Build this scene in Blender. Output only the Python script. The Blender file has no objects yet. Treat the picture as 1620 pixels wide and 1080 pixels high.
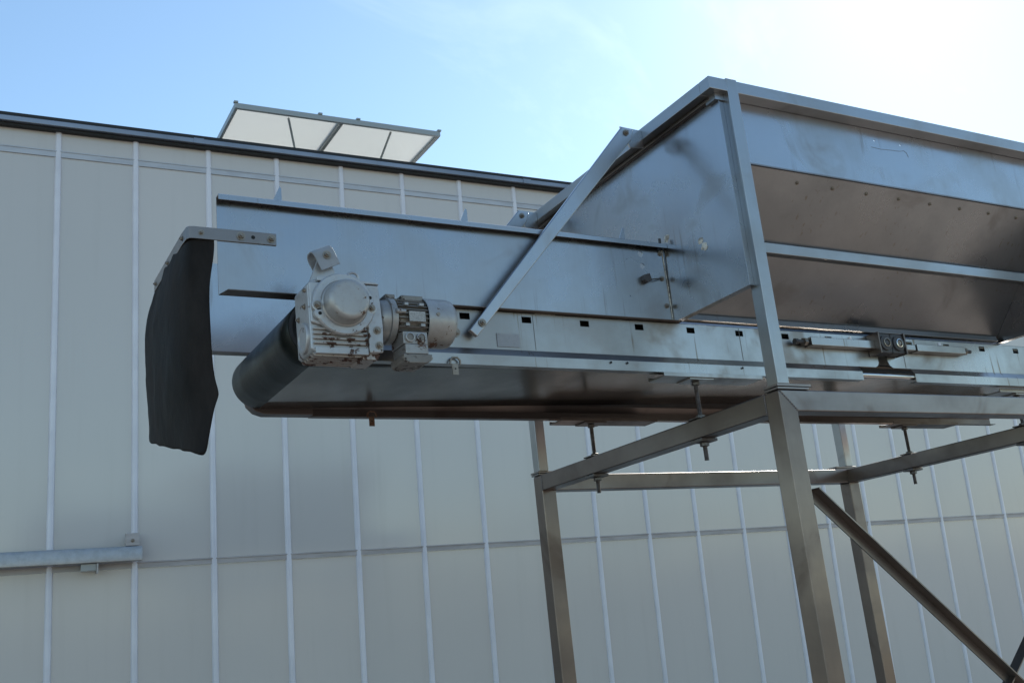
import bpy, bmesh, math, random
from mathutils import Vector, Matrix, Euler
R = math.radians
random.seed(7)
scn = bpy.context.scene
COL = scn.collection

# ------------------------------------------------------------------ camera
# camera stands at the origin, 1.62 m above the yard; X runs along the conveyor, Y towards the greenhouse
cam_d = bpy.data.cameras.new('camera')
cam = bpy.data.objects.new('camera', cam_d); COL.objects.link(cam)
right = Vector((0.87529073, -0.47339633, -0.09880305))
down = Vector((0.045538, 0.28408412, -0.95771734))
fwd = Vector((0.48144825, 0.83378182, 0.27021372))
cam.matrix_world = Matrix(((right.x, -down.x, -fwd.x, 0), (right.y, -down.y, -fwd.y, 0), (right.z, -down.z, -fwd.z, 0), (0, 0, 0, 1)))
cam_d.sensor_width = 36; cam_d.lens = 36 * 1664.2 / 1620
cam_d.clip_start = 0.05; cam_d.clip_end = 4000
scn.camera = cam
GZ = -1.62

# ------------------------------------------------------------------ sky and sun
SUN = Vector((0.669, 0.471, 0.575)).normalized()
world = bpy.data.worlds.new('World'); scn.world = world; world.use_nodes = True
wn = world.node_tree.nodes; wl = world.node_tree.links
sky = wn.new('ShaderNodeTexSky'); sky.sky_type = 'NISHITA'; sky.sun_disc = False
sky.sun_elevation = math.asin(SUN.z); sky.sun_rotation = math.atan2(SUN.x, SUN.y)
sky.air_density = 1.0; sky.dust_density = 0.17; sky.ozone_density = 0.8; sky.altitude = 0
bg = wn['Background']; bg.inputs['Strength'].default_value = 0.118
# thin high cloud: faint pale wisps over the clear sky
wtc = wn.new('ShaderNodeTexCoord'); wmp = wn.new('ShaderNodeMapping'); wmp.inputs['Rotation'].default_value = (R(20), R(35), R(50)); wmp.inputs['Scale'].default_value = (1.2, 6, 3)
wno = wn.new('ShaderNodeTexNoise'); wno.inputs['Scale'].default_value = 1.6; wno.inputs['Detail'].default_value = 7; wno.inputs['Roughness'].default_value = .6; wno.inputs['Distortion'].default_value = .6
wmr = wn.new('ShaderNodeMapRange'); wmr.inputs['From Min'].default_value = .54; wmr.inputs['From Max'].default_value = .80; wmr.inputs['To Max'].default_value = .22
whs = wn.new('ShaderNodeHueSaturation'); whs.inputs['Saturation'].default_value = .35; whs.inputs['Value'].default_value = 1.35
wmx = wn.new('ShaderNodeMix'); wmx.data_type = 'RGBA'
wl.new(wtc.outputs['Generated'], wmp.inputs['Vector']); wl.new(wmp.outputs['Vector'], wno.inputs['Vector']); wl.new(wno.outputs['Fac'], wmr.inputs['Value'])
wl.new(sky.outputs['Color'], whs.inputs['Color']); wl.new(wmr.outputs['Result'], wmx.inputs[0]); wl.new(sky.outputs['Color'], wmx.inputs[6]); wl.new(whs.outputs['Color'], wmx.inputs[7])
wtn = wn.new('ShaderNodeMix'); wtn.data_type = 'RGBA'; wtn.blend_type = 'MULTIPLY'; wtn.inputs[0].default_value = 1.0; wtn.inputs[7].default_value = (.94, 1.03, 1.0, 1)
wl.new(wmx.outputs[2], wtn.inputs[6]); wl.new(wtn.outputs[2], bg.inputs['Color'])
sun_d = bpy.data.lights.new('sun', 'SUN'); sun_d.energy = 4.0; sun_d.angle = R(0.53); sun_d.color = (1.0, 0.95, 0.86)
sun = bpy.data.objects.new('sun', sun_d); COL.objects.link(sun)
sun.rotation_euler = SUN.to_track_quat('Z', 'Y').to_euler(); sun.location = (30, 20, 30)
scn.view_settings.view_transform = 'Standard'; scn.view_settings.look = 'None'
scn.view_settings.exposure = 0.85; scn.view_settings.gamma = 1.0; scn.view_settings.use_curve_mapping = False

# ------------------------------------------------------------------ materials
MATS = {}
class NT:
    def __init__(s, name):
        s.m = bpy.data.materials.new(name); s.m.use_nodes = True
        s.n = s.m.node_tree.nodes; s.l = s.m.node_tree.links
        s.b = s.n['Principled BSDF']; MATS[name] = s.m
        s.tc = s.n.new('ShaderNodeTexCoord')
    def set(s, **k):
        names = {'col': 'Base Color', 'rough': 'Roughness', 'metal': 'Metallic', 'spec': 'Specular IOR Level'}
        for a, v in k.items():
            if a == 'col': v = (*v, 1)
            s.b.inputs[names.get(a, a)].default_value = v
    def noise(s, scale, detail=4, rough=.55, vec=(1, 1, 1), dist=0, loc=(0, 0, 0)):
        mp = s.n.new('ShaderNodeMapping'); mp.inputs['Scale'].default_value = vec; mp.inputs['Location'].default_value = loc
        s.l.new(s.tc.outputs['Object'], mp.inputs['Vector'])
        t = s.n.new('ShaderNodeTexNoise'); t.inputs['Scale'].default_value = scale; t.inputs['Detail'].default_value = detail
        t.inputs['Roughness'].default_value = rough; t.inputs['Distortion'].default_value = dist
        s.l.new(mp.outputs['Vector'], t.inputs['Vector']); return t.outputs['Fac']
    def ramp(s, fac, a, b, lo=0., hi=1.):
        r = s.n.new('ShaderNodeMapRange'); r.interpolation_type = 'SMOOTHSTEP'
        r.inputs['From Min'].default_value = a; r.inputs['From Max'].default_value = b
        r.inputs['To Min'].default_value = lo; r.inputs['To Max'].default_value = hi
        s.l.new(fac, r.inputs['Value']); return r.outputs['Result']
    def mix(s, fac, a, b):
        m = s.n.new('ShaderNodeMix'); m.data_type = 'RGBA'
        for i, v in ((6, a), (7, b)):
            if isinstance(v, tuple): m.inputs[i].default_value = (*v, 1)
            else: s.l.new(v, m.inputs[i])
        if isinstance(fac, float): m.inputs[0].default_value = fac
        else: s.l.new(fac, m.inputs[0])
        return m.outputs[2]
    def math(s, op, a, b=0.):
        m = s.n.new('ShaderNodeMath'); m.operation = op
        for i, v in enumerate((a, b)):
            if isinstance(v, (int, float)): m.inputs[i].default_value = v
            else: s.l.new(v, m.inputs[i])
        return m.outputs[0]
    def bump(s, h, strength, dist=.01, prev=None):
        b = s.n.new('ShaderNodeBump'); b.inputs['Strength'].default_value = strength; b.inputs['Distance'].default_value = dist
        s.l.new(h, b.inputs['Height'])
        if prev: s.l.new(prev, b.inputs['Normal'])
        return b.outputs['Normal']
    def link(s, out, name): s.l.new(out, s.b.inputs[name])

def stainless(name, col, rough, axis='z', stain=.35, wave=.25, drips=True, dirt=(.20, .15, .11)):
    t = NT(name); t.set(metal=1.0)
    v = {'z': (1, 1, .04), 'x': (.04, 1, 1), 'y': (1, .04, 1)}[axis]
    brush = t.noise(160, 3, .6, v)
    blot = t.noise(2.3, 5, .6); fine = t.noise(14, 5, .65)
    c = t.mix(t.ramp(blot, .38, .68, 0, stain), col, tuple(x * .62 for x in col))
    big = t.noise(.9, 3, .5, loc=(5, 3, 8)); c = t.mix(t.ramp(big, .40, .66, 0, stain * .7), c, tuple(x * y for x, y in zip(col, (.70, .64, .60))))
    c = t.mix(t.ramp(fine, .66, .80, 0, stain * .3), c, dirt)
    sm = t.noise(3.2, 4, .55, dist=.8, loc=(2, 9, 4)); c = t.mix(t.ramp(sm, .56, .72, 0, stain * .9), c, tuple(x * y for x, y in zip(col, (.52, .45, .40))))
    c = t.mix(t.ramp(brush, .35, .75, 0, .10), c, tuple(x * .6 for x in col))
    if drips:
        d = t.noise(40, 3, .6, (1, 1, .035), loc=(3, 1, 0)); m = t.noise(2.6, 3, .5, loc=(7, 2, 1))
        k = t.math('MULTIPLY', t.ramp(d, .60, .70), t.ramp(m, .46, .60, 0, stain * 1.1))
        c = t.mix(k, c, dirt)
    t.link(c, 'Base Color')
    r = t.ramp(blot, .3, .7, rough - .05, rough + .09)
    r = t.math('ADD', r, t.ramp(sm, .5, .75, 0, .08)); t.link(r, 'Roughness')
    n = t.bump(t.noise(1.7, 1, .3), wave, .012); t.link(n, 'Normal')
    return t.m
stainless('sheet_metal', (.47, .475, .49), .26, 'z', .42, .20)
stainless('side_metal', (.47, .46, .45), .30, 'z', .9, .25)
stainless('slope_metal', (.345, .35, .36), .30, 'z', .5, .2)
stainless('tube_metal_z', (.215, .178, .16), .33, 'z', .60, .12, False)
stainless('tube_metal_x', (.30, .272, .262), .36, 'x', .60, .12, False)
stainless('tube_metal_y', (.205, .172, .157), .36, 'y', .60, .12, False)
stainless('post_metal', (.42, .42, .42), .33, 'z', .45, .12, False)
stainless('rim_metal_x', (.42, .42, .425), .34, 'x', .40, .12, False)
stainless('rim_metal_y', (.42, .42, .425), .34, 'y', .40, .12, False)
stainless('ground_reflect_metal', (.20, .165, .15), .40, 'x', .5, .12, False)  # dirty dark steel; the ground's brown reflection is put into its colour
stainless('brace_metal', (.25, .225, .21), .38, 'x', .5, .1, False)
stainless('strut_metal', (.46, .46, .47), .30, 'z', .30, .10, False)

def painted(name, col, rough, chip=.62, rust=(.085, .035, .02), soft=.02, metal=0., scale=26):
    t = NT(name)
    n1 = t.noise(scale, 6, .7); n2 = t.noise(5, 4, .6); g = t.noise(70, 4, .6)
    c = t.mix(t.ramp(n2, .42, .7, 0, .55), col, tuple(a * b for a, b in zip(col, (.60, .56, .53))))
    c = t.mix(t.ramp(g, .55, .8, 0, .30), c, (.12, .10, .085))
    k = t.ramp(t.math('ADD', n1, t.math('MULTIPLY', t.math('SUBTRACT', n2, .5), .35)), chip, chip + soft)
    c = t.mix(k, c, rust); t.link(c, 'Base Color')
    t.link(t.math('MULTIPLY', t.math('SUBTRACT', 1., k), metal), 'Metallic')
    t.link(t.math('ADD', t.ramp(g, .3, .7, rough - .08, rough + .1), t.math('MULTIPLY', k, .3)), 'Roughness')
    t.link(t.bump(t.math('SUBTRACT', g, t.math('MULTIPLY', k, 1.5)), .10, .0015), 'Normal'); return t.m
painted('gear_paint', (.43, .43, .435), .36, .605, (.06, .03, .02), .015, .38)
painted('gear_paint_ribs', (.40, .36, .33), .45, .555, (.07, .032, .02), .02, .55)
painted('motor_paint', (.38, .37, .36), .42, .63, (.10, .05, .03), .02, .5)
painted('motor_dirty', (.24, .22, .20), .5, .60, (.05, .038, .03), .02, .5)
painted('bolt_metal', (.30, .26, .22), .40, .60, (.12, .05, .02), .1, .7, 60)
painted('rusty_clip', (.20, .12, .08), .6, .5, (.12, .05, .025), .15, .1, 40)
painted('grey_plate', (.30, .31, .33), .5, .74)
painted('dark_casting', (.055, .052, .055), .5, .66, (.10, .07, .05), .05, 0., 40)

t = NT('galv_rod'); t.set(metal=.8, rough=.5)
t.link(t.mix(t.ramp(t.noise(40, 3), .4, .7), (.16, .15, .145), (.09, .07, .06)), 'Base Color')
t = NT('polished_roller'); t.set(metal=1., rough=.16, col=(.62, .60, .58))
t = NT('rubber'); t.set(spec=.12)
f = t.noise(9, 5, .6, (1, 1, .35)); t.link(t.mix(t.ramp(f, .35, .75), (.010, .0085, .008), (.030, .0255, .0235)), 'Base Color')
t.link(t.ramp(f, .3, .7, .6, .8), 'Roughness'); t.link(t.bump(t.noise(11, 6, .65, (1, 1, .6), 1.0), .35, .012), 'Normal')
t = NT('belt'); t.set(spec=.3)
f = t.noise(4, 5, .6, (.6, 1.5, 1)); g = t.noise(70, 3, .6, (.15, 1, 1))
t.link(t.mix(t.ramp(f, .35, .7), t.mix(t.ramp(g, .3, .7), (.008, .0115, .0105), (.015, .019, .017)), (.020, .023, .020)), 'Base Color')
t.link(t.ramp(f, .3, .7, .34, .5), 'Roughness'); t.link(t.bump(g, .2, .002), 'Normal')
t = NT('belt_underside'); t.set(metal=.75)
f = t.noise(3, 4, .6, (1.2, .8, 1)); g = t.noise(60, 4, .6, (.06, 1, 1)); h = t.noise(2.2, 2, .5, (1.6, .15, 1))
c = t.mix(t.ramp(f, .3, .7), (.100, .082, .065), (.075, .067, .056)); c = t.mix(t.ramp(g, .45, .75, 0, .5), c, (.07, .062, .052))
c = t.mix(t.ramp(h, .56, .60, 0, .45), c, (.045, .045, .040))  # dark cross bands: roller shadows and reflections painted into the colour
t.link(c, 'Base Color'); t.link(t.ramp(f, .3, .7, .17, .27), 'Roughness'); t.link(t.bump(g, .06, .001), 'Normal')
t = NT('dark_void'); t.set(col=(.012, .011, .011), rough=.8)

t = NT('polycarbonate'); t.set(spec=.75)
f = t.noise(.5, 3, .5); g = t.noise(7, 5, .6); s2 = t.noise(60, 2, .5, (1, 1, 1)); dr = t.noise(9, 3, .6, (1, 1, .06))
oi = t.n.new('ShaderNodeObjectInfo')
c = t.mix(t.ramp(f, .3, .7), (.615, .57, .535), (.575, .54, .51))
c = t.mix(t.ramp(oi.outputs['Random'], 0., 1., 0, .5), c, (.55, .52, .495))
c = t.mix(t.ramp(dr, .5, .8, 0, .2), c, (.47, .435, .40))
c = t.mix(t.ramp(s2, .83, .84, 0, .5), c, (.2, .17, .15))
t.link(c, 'Base Color'); t.link(t.ramp(f, .3, .7, .12, .20), 'Roughness')
t.link(t.bump(t.noise(.9, 2, .4, (1, 1, .7)), .20, .03), 'Normal')
t = NT('mullion_alu'); t.set(rough=.30, spec=.6)
t.link(t.mix(t.ramp(t.noise(3, 4), .35, .7), (.74, .725, .77), (.66, .645, .69)), 'Base Color')
t = NT('purlin_alu'); t.set(rough=.5)
t.link(t.mix(t.ramp(t.noise(20, 5, .6, (.2, 1, 1)), .35, .7), (.47, .43, .415), (.37, .335, .32)), 'Base Color')
t = NT('galvanised'); t.set(metal=.75, rough=.45)
t.link(t.mix(t.ramp(t.noise(18, 5, .7), .35, .65), (.47, .455, .445), (.40, .39, .38)), 'Base Color')
t.link(t.ramp(t.noise(25, 4), .3, .7, .36, .55), 'Roughness')
t = NT('gutter_zinc'); t.set(metal=.8, rough=.4)
t.link(t.mix(t.ramp(t.noise(4, 4, .6, (.3, 1, 1)), .35, .7), (.30, .32, .37), (.20, .215, .25)), 'Base Color')
t = NT('purlin_zinc'); t.set(rough=.45)
t.link(t.mix(t.ramp(t.noise(20, 5, .6, (.2, 1, 1)), .35, .7), (.50, .52, .565), (.42, .435, .475)), 'Base Color')
t = NT('black_trim'); t.set(col=(.012, .012, .014), rough=.6)
t = NT('vent_frame'); t.set(col=(.36, .37, .36), rough=.45, metal=.5)
m = bpy.data.materials.new('vent_pane'); m.use_nodes = True; MATS['vent_pane'] = m
n = m.node_tree.nodes; l = m.node_tree.links; n.clear()
o = n.new('ShaderNodeOutputMaterial'); ms = n.new('ShaderNodeMixShader'); tr = n.new('ShaderNodeBsdfTranslucent'); df = n.new('ShaderNodeBsdfPrincipled')
tr.inputs['Color'].default_value = (.82, .82, .79, 1); df.inputs['Base Color'].default_value = (.75, .74, .70, 1); df.inputs['Roughness'].default_value = .25
ms.inputs[0].default_value = .35
l.new(tr.outputs[0], ms.inputs[1]); l.new(df.outputs[0], ms.inputs[2]); l.new(ms.outputs[0], o.inputs[0])
t = NT('roof_glass'); t.set(col=(.30, .32, .33), rough=.15)
t = NT('yard'); t.set(rough=.85)
c = t.mix(t.ramp(t.noise(.25, 5, .6), .35, .65), (.25, .21, .175), (.205, .175, .15)); c = t.mix(t.ramp(t.noise(6, 6, .7), .45, .7, 0, .5), c, (.135, .115, .10))
t.link(c, 'Base Color'); t.link(t.bump(t.noise(30, 6, .7), .4, .02), 'Normal')
t = NT('printed_plate'); t.set(rough=.45, metal=.2)
br = t.n.new('ShaderNodeTexBrick'); mp = t.n.new('ShaderNodeMapping'); mp.inputs['Rotation'].default_value = (R(90), 0, 0)
t.l.new(t.tc.outputs['Object'], mp.inputs['Vector']); t.l.new(mp.outputs['Vector'], br.inputs['Vector'])
br.inputs['Scale'].default_value = 75; br.inputs['Mortar Size'].default_value = .022; br.offset = .37; br.squash = .6
br.inputs['Color1'].default_value = (.36, .35, .33, 1); br.inputs['Color2'].default_value = (.20, .19, .18, 1); br.inputs['Mortar'].default_value = (.46, .45, .43, 1)
t.link(br.outputs['Color'], 'Base Color')
t = NT('weld_burn'); t.set(rough=.6)
t.link(t.mix(t.ramp(t.noise(60, 4), .4, .65), (.62, .58, .50), (.24, .20, .16)), 'Base Color')

# ------------------------------------------------------------------ mesh helpers
class MB:
    def __init__(s): s.bm = bmesh.new()
    def box(s, x0, x1, y0, y1, z0, z1):
        v = [s.bm.verts.new(p) for p in ((x0, y0, z0), (x1, y0, z0), (x1, y1, z0), (x0, y1, z0), (x0, y0, z1), (x1, y0, z1), (x1, y1, z1), (x0, y1, z1))]
        for q in ((3, 2, 1, 0), (4, 5, 6, 7), (0, 1, 5, 4), (1, 2, 6, 5), (2, 3, 7, 6), (3, 0, 4, 7)): s.bm.faces.new([v[i] for i in q])
        return s
    def prism(s, poly, axis, a, b):
        """closed polygon extruded along an axis; poly holds the two other coordinates in axis order"""
        def mk(p, t):
            q = list(p); q.insert('xyz'.index(axis), t); return s.bm.verts.new(q)
        A = [mk(p, a) for p in poly]; B = [mk(p, b) for p in poly]; n = len(poly)
        fs = [s.bm.faces.new(A), s.bm.faces.new(list(reversed(B)))]
        for i in range(n): fs.append(s.bm.faces.new((A[i], B[i], B[(i + 1) % n], A[(i + 1) % n])))
        bmesh.ops.recalc_face_normals(s.bm, faces=fs); return s
    def bar(s, p, q, w, h, up=(0, 0, 1)):
        """rectangular bar from p to q; w across, h along 'up'"""
        p = Vector(p); q = Vector(q); d = (q - p).normalized(); u = Vector(up); sd = d.cross(u).normalized(); u = sd.cross(d)
        vs = []
        for e in (p, q):
            for a, b in ((-1, -1), (1, -1), (1, 1), (-1, 1)): vs.append(s.bm.verts.new(e + sd * (a * w / 2) + u * (b * h / 2)))
        fs = [s.bm.faces.new([vs[i] for i in q_]) for q_ in ((0, 1, 2, 3), (7, 6, 5, 4), (0, 4, 5, 1), (1, 5, 6, 2), (2, 6, 7, 3), (3, 7, 4, 0))]
        bmesh.ops.recalc_face_normals(s.bm, faces=fs); return s
    def lathe(s, p, d, prof, n=24, cap=True):
        """profile of (distance along d, radius) turned round the axis through p"""
        p = Vector(p); d = Vector(d).normalized(); a = d.orthogonal().normalized(); b = d.cross(a)
        rings = []
        for t_, r_ in prof:
            rings.append([s.bm.verts.new(p + d * t_ + (a * math.cos(2 * math.pi * (k + .5) / n) + b * math.sin(2 * math.pi * (k + .5) / n)) * r_) for k in range(n)])
        fs = []
        for A, B in zip(rings, rings[1:]):
            for k in range(n): fs.append(s.bm.faces.new((A[k], A[(k + 1) % n], B[(k + 1) % n], B[k])))
        if cap:
            fs.append(s.bm.faces.new(rings[0])); fs.append(s.bm.faces.new(rings[-1]))
        bmesh.ops.recalc_face_normals(s.bm, faces=fs); return s
    def cyl(s, p, q, r, n=16):
        p = Vector(p); q = Vector(q); return s.lathe(p, q - p, [(0, r), ((q - p).length, r)], n)
    def tube(s, pts, r, n=8):
        pts = [Vector(p) for p in pts]; rings = []
        for i, p in enumerate(pts):
            d = (pts[min(i + 1, len(pts) - 1)] - pts[max(i - 1, 0)]).normalized(); a = d.orthogonal().normalized(); b = d.cross(a)
            if rings:
                a = (pa - d * pa.dot(d)).normalized(); b = d.cross(a)
            pa = a
            rings.append([s.bm.verts.new(p + (a * math.cos(2 * math.pi * k / n) + b * math.sin(2 * math.pi * k / n)) * r) for k in range(n)])
        fs = []
        for A, B in zip(rings, rings[1:]):
            for k in range(n): fs.append(s.bm.faces.new((A[k], A[(k + 1) % n], B[(k + 1) % n], B[k])))
        fs.append(s.bm.faces.new(rings[0])); fs.append(s.bm.faces.new(rings[-1]))
        bmesh.ops.recalc_face_normals(s.bm, faces=fs); return s
    def sheet(s, outer, holes, y, th, axis='y'):
        """flat plate with holes in an XZ plane (axis y) or YZ plane (axis x), thickness th along the axis"""
        tmp = bmesh.new(); es = []
        for loop in [outer] + holes:
            vs = [tmp.verts.new((p[0], y, p[1]) if axis == 'y' else (y, p[0], p[1])) for p in loop]
            for i in range(len(vs)): es.append(tmp.edges.new((vs[i], vs[(i + 1) % len(vs)])))
        bmesh.ops.triangle_fill(tmp, use_beauty=True, use_dissolve=False, edges=es)
        r_ = bmesh.ops.extrude_face_region(tmp, geom=list(tmp.faces))
        off = Vector((0, th, 0)) if axis == 'y' else Vector((th, 0, 0))
        bmesh.ops.translate(tmp, vec=off, verts=[g for g in r_['geom'] if isinstance(g, bmesh.types.BMVert)])
        bmesh.ops.recalc_face_normals(tmp, faces=list(tmp.faces))
        me = bpy.data.meshes.new('tmp'); tmp.to_mesh(me); tmp.free(); s.bm.from_mesh(me); bpy.data.meshes.remove(me); return s

ORG = {}
def empty(name, loc, label, cat, group=None, rot=None):
    o = bpy.data.objects.new(name, None); COL.objects.link(o); o.empty_display_size = .1
    o.location = loc
    if rot is not None: o.matrix_world = Matrix.Translation(Vector(loc)) @ rot.to_4x4()
    o['label'] = label; o['category'] = cat
    if group: o['group'] = group
    ORG[o] = Vector(loc); return o
def build(name, mb, mat, parent=None, bevel=0., seg=2, smooth=True, label=None, sub=0, org=None):
    bm = mb.bm if isinstance(mb, MB) else mb
    o_ = org if org is not None else (ORG[parent] if parent else Vector((0, 0, 0)))
    bmesh.ops.translate(bm, vec=-o_, verts=list(bm.verts))
    me = bpy.data.meshes.new(name); bm.to_mesh(me); bm.free()
    me.materials.append(MATS[mat])
    o = bpy.data.objects.new(name, me); COL.objects.link(o)
    if parent: o.parent = parent
    ORG[o] = o_
    if smooth: me.shade_smooth()
    if bevel:
        b = o.modifiers.new('bevel', 'BEVEL'); b.width = bevel; b.segments = seg; b.limit_method = 'ANGLE'; b.angle_limit = R(40); b.harden_normals = smooth
    elif smooth:
        me.set_sharp_from_angle(angle=R(35))
    if sub:
        m_ = o.modifiers.new('sub', 'SUBSURF'); m_.levels = sub; m_.render_levels = sub
    if label: o['label'] = label
    return o
def inst(name, src, loc, parent, rot=(0, 0, 0), scale=1.):
    o = bpy.data.objects.new(name, src); COL.objects.link(o); o.parent = parent
    o.location = Vector(loc) - ORG[parent]; o.rotation_euler = rot; o.scale = (scale,) * 3; ORG[o] = ORG[parent]
    return o
def mesh_only(name, mb, mat):
    me = bpy.data.meshes.new(name); mb.bm.to_mesh(me); mb.bm.free(); me.materials.append(MATS[mat]); me.shade_smooth(); me.set_sharp_from_angle(angle=R(35)); return me
# hexagon bolt head with washer and stub, pointing to -Y, unit = head radius 1 cm
def bolt_mesh(mat):
    b = MB(); b.lathe((0, 0, 0), (0, -1, 0), [(0, .0155), (.002, .0155)], 16)
    b.lathe((0, -.002, 0), (0, -1, 0), [(0, .0105), (.0065, .0105), (.008, .009)], 6)
    b.lathe((0, -.010, 0), (0, -1, 0), [(0, .0055), (.006, .0055)], 10)
    return mesh_only('bolt', b, mat)
BOLT = bolt_mesh('bolt_metal')
def structure(o): o['kind'] = 'structure'; return o

# ------------------------------------------------------------------ setting: yard
b = MB(); S = 900
for i in range(1):
    v = [b.bm.verts.new(p) for p in ((-S, -S, GZ), (S, -S, GZ), (S, S, GZ), (-S, S, GZ))]; b.bm.faces.new(v)
structure(build('ground', b, 'yard'))

# ------------------------------------------------------------------ greenhouse (own axes: leans and turns a little against the conveyor)
D = 9.0
WR = Matrix(((9.99702371e-01, 2.43680267e-02, -1.16962938e-03), (-2.43940542e-02, 9.99087769e-01, -3.50508248e-02), (3.14442978e-04, 3.50689247e-02, 9.99384847e-01)))
WO = Vector((4.0, D, GZ - .35))
def wall_thing(name, label, cat, o=WO):
    e = empty(name, WR @ o, label, cat, rot=WR); ORG[e] = o; return e
gh = wall_thing('greenhouse', 'long greenhouse wall of pale matt panels between white glazing bars, open roof vent on top', 'greenhouse')
us = [.0715 + .0695 * k for k in range(-5, 8)] + [.6255, .694, .762, .830, .898, .966, 1.033, 1.099, 1.166, 1.230, 1.292, 1.354, 1.416, 1.478, 1.54, 1.60]
xs = [u * D for u in us]
ZB = WO.z; Z1a, Z1b = .0575 * D, .0635 * D; Z2a, Z2b = .4419 * D, .4489 * D; ZT = .472 * D
for i in range(len(xs) - 1):
    x0, x1 = xs[i] + .004, xs[i + 1] - .004
    for z0, z1 in ((ZB, Z1a), (Z1b, Z2a), (Z2b, ZT)):
        o = build('glazing_panel', MB().box(x0, x1, D, D + .016, z0, z1), 'polycarbonate', gh, smooth=False)
    for z0, z1 in ((Z1a, Z1b), (Z2a, Z2b)):
        q = MB().box(x0, x1, D - .012, D + .016, z0 + .001, z1 - .001)
        q.box(x0, x1, D - .018, D - .0122, z1 - .014, z1 - .004)
        build('purlin', q, 'purlin_alu' if z0 < 2 else 'purlin_zinc', gh, .002)
mprof = [(-.027, .0), (-.027, -.016), (-.018, -.030), (-.008, -.034), (.008, -.034), (.018, -.030), (.027, -.016), (.027, 0)]
for x in xs:
    build('mullion', MB().prism([(x + a, D + .014 + c) for a, c in mprof], 'z', ZB, ZT), 'mullion_alu', gh)
# gutter along the eaves
xa, xb = xs[0] - 1, xs[-1] + 1
g = build('gutter', MB().box(xa, xb, D - .10, D + .12, .4745 * (D - .1), .4795 * (D - .1)), 'gutter_zinc', gh, .004)
build('gutter_trim', MB().box(xa, xb, D - .06, D + .02, .4700 * (D - .06), .4745 * (D - .1) - .002), 'black_trim', g)
build('gutter_trim', MB().box(xa, xb, D - .09, D + .1, .4795 * (D - .1) + .002, .4828 * (D - .09)), 'black_trim', g)
q = MB()
for k in range(60):
    q.box(6.2 + k * .06, 6.225 + k * .06, D - .07, D + .1, .4829 * (D - .09), .4842 * (D - .09))
rb = build('roof_ribs', q, 'black_trim', g, smooth=False)
for x in (1.75, 5.1, 8.4, 11.6):
    build('gutter_joint', MB().box(x, x + .09, D - .106, D - .1005, .4743 * (D - .1), .4797 * (D - .1)), 'gutter_zinc', g, .001)
# roof rising behind the gutter to the ridge
rf = build('roof', MB().prism([(D + .05, 4.26), (D + 1.55, 4.86), (D + 3.1, 4.26), (D + 3.1, 4.22), (D + .05, 4.22)], 'x', xa, xb), 'roof_glass', gh, smooth=False)
# open vent, a flap standing level above the roof, hinged on the ridge
vx0, vx1, vy0, vy1, vz = 2.225, 4.385, D + .32, D + 1.55, 4.868
vent = build('roof_vent', MB().box(vx0, vx1, vy0, vy0 + .035, vz - .028, vz + .028), 'vent_frame', gh, .003)
build('vent_bar', MB().box(vx0, vx1, vy1 - .035, vy1, vz - .03, vz + .03), 'vent_frame', vent, .003)
for x, w in ((vx0 + .015, .03), ((vx0 + vx1) / 2, .035), (vx1 - .015, .03)):
    build('vent_bar', MB().box(x - w / 2, x + w / 2, vy0 + .037, vy1 - .037, vz - .03, vz + .03), 'vent_frame', vent, .003)
xm = (vx0 + vx1) / 2
for x0, x1 in ((vx0 + .032, xm - .02), (xm + .02, vx1 - .032)):
    build('vent_pane', MB().box(x0, x1, vy0 + .038, vy1 - .038, vz + .004, vz + .012), 'vent_pane', vent, smooth=False)
build('vent_strut', MB().cyl((vx0 + .54, vy0 + .06, vz - .03), (vx0 + .80, vy0 + .6, 4.50), .012, 8), 'vent_frame', vent)
build('vent_strut', MB().cyl((vx0 + 1.62, vy0 + .06, vz - .03), (vx0 + 1.64, vy0 + .75, 4.55), .012, 8), 'vent_frame', vent)
for x in (vx0 + .01, vx0 + .85, vx0 + 1.25, vx1 - .01): build('vent_clip', MB().box(x - .02, x + .02, vy0 - .01, vy0 + .03, vz + .029, vz + .045), 'vent_frame', vent)
# sliding-door rail on the wall at the left
dr_o = Vector((.5, D - .1, .52))
dr = wall_thing('door_rail', 'galvanised sliding-door rail fixed low across the greenhouse wall beside a small bracket', 'door rail', dr_o)
f_ = (D - .14) / D
q = MB().prism([(D - .14, .635 * f_ - .055), (D - .14, .635 * f_ + .03), (D - .125, .635 * f_ + .06), (D - .06, .635 * f_ + .06), (D - .06, .635 * f_ - .055)], 'x', -1.6, .1478 * (D - .14))
build('rail', q, 'galvanised', dr, .003)
build('rail_lip', MB().box(-1.6, .1478 * (D - .14) - .002, D - .146, D - .1405, .575, .590), 'galvanised', dr)
build('rail_stop', MB().box(.86, .97, D - .11, D - .05, .515, .566), 'vent_frame', dr)
build('rail_stop', MB().box(.972, .985, D - .13, D - .04, .49, .566), 'galvanised', dr)
bk = build('bracket', MB().box(1.19, 1.29, D - .11, D - .05, .69, .79), 'purlin_alu', dr, .004)
inst('bolt', BOLT, (1.24, D - .11, .73), dr)

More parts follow.
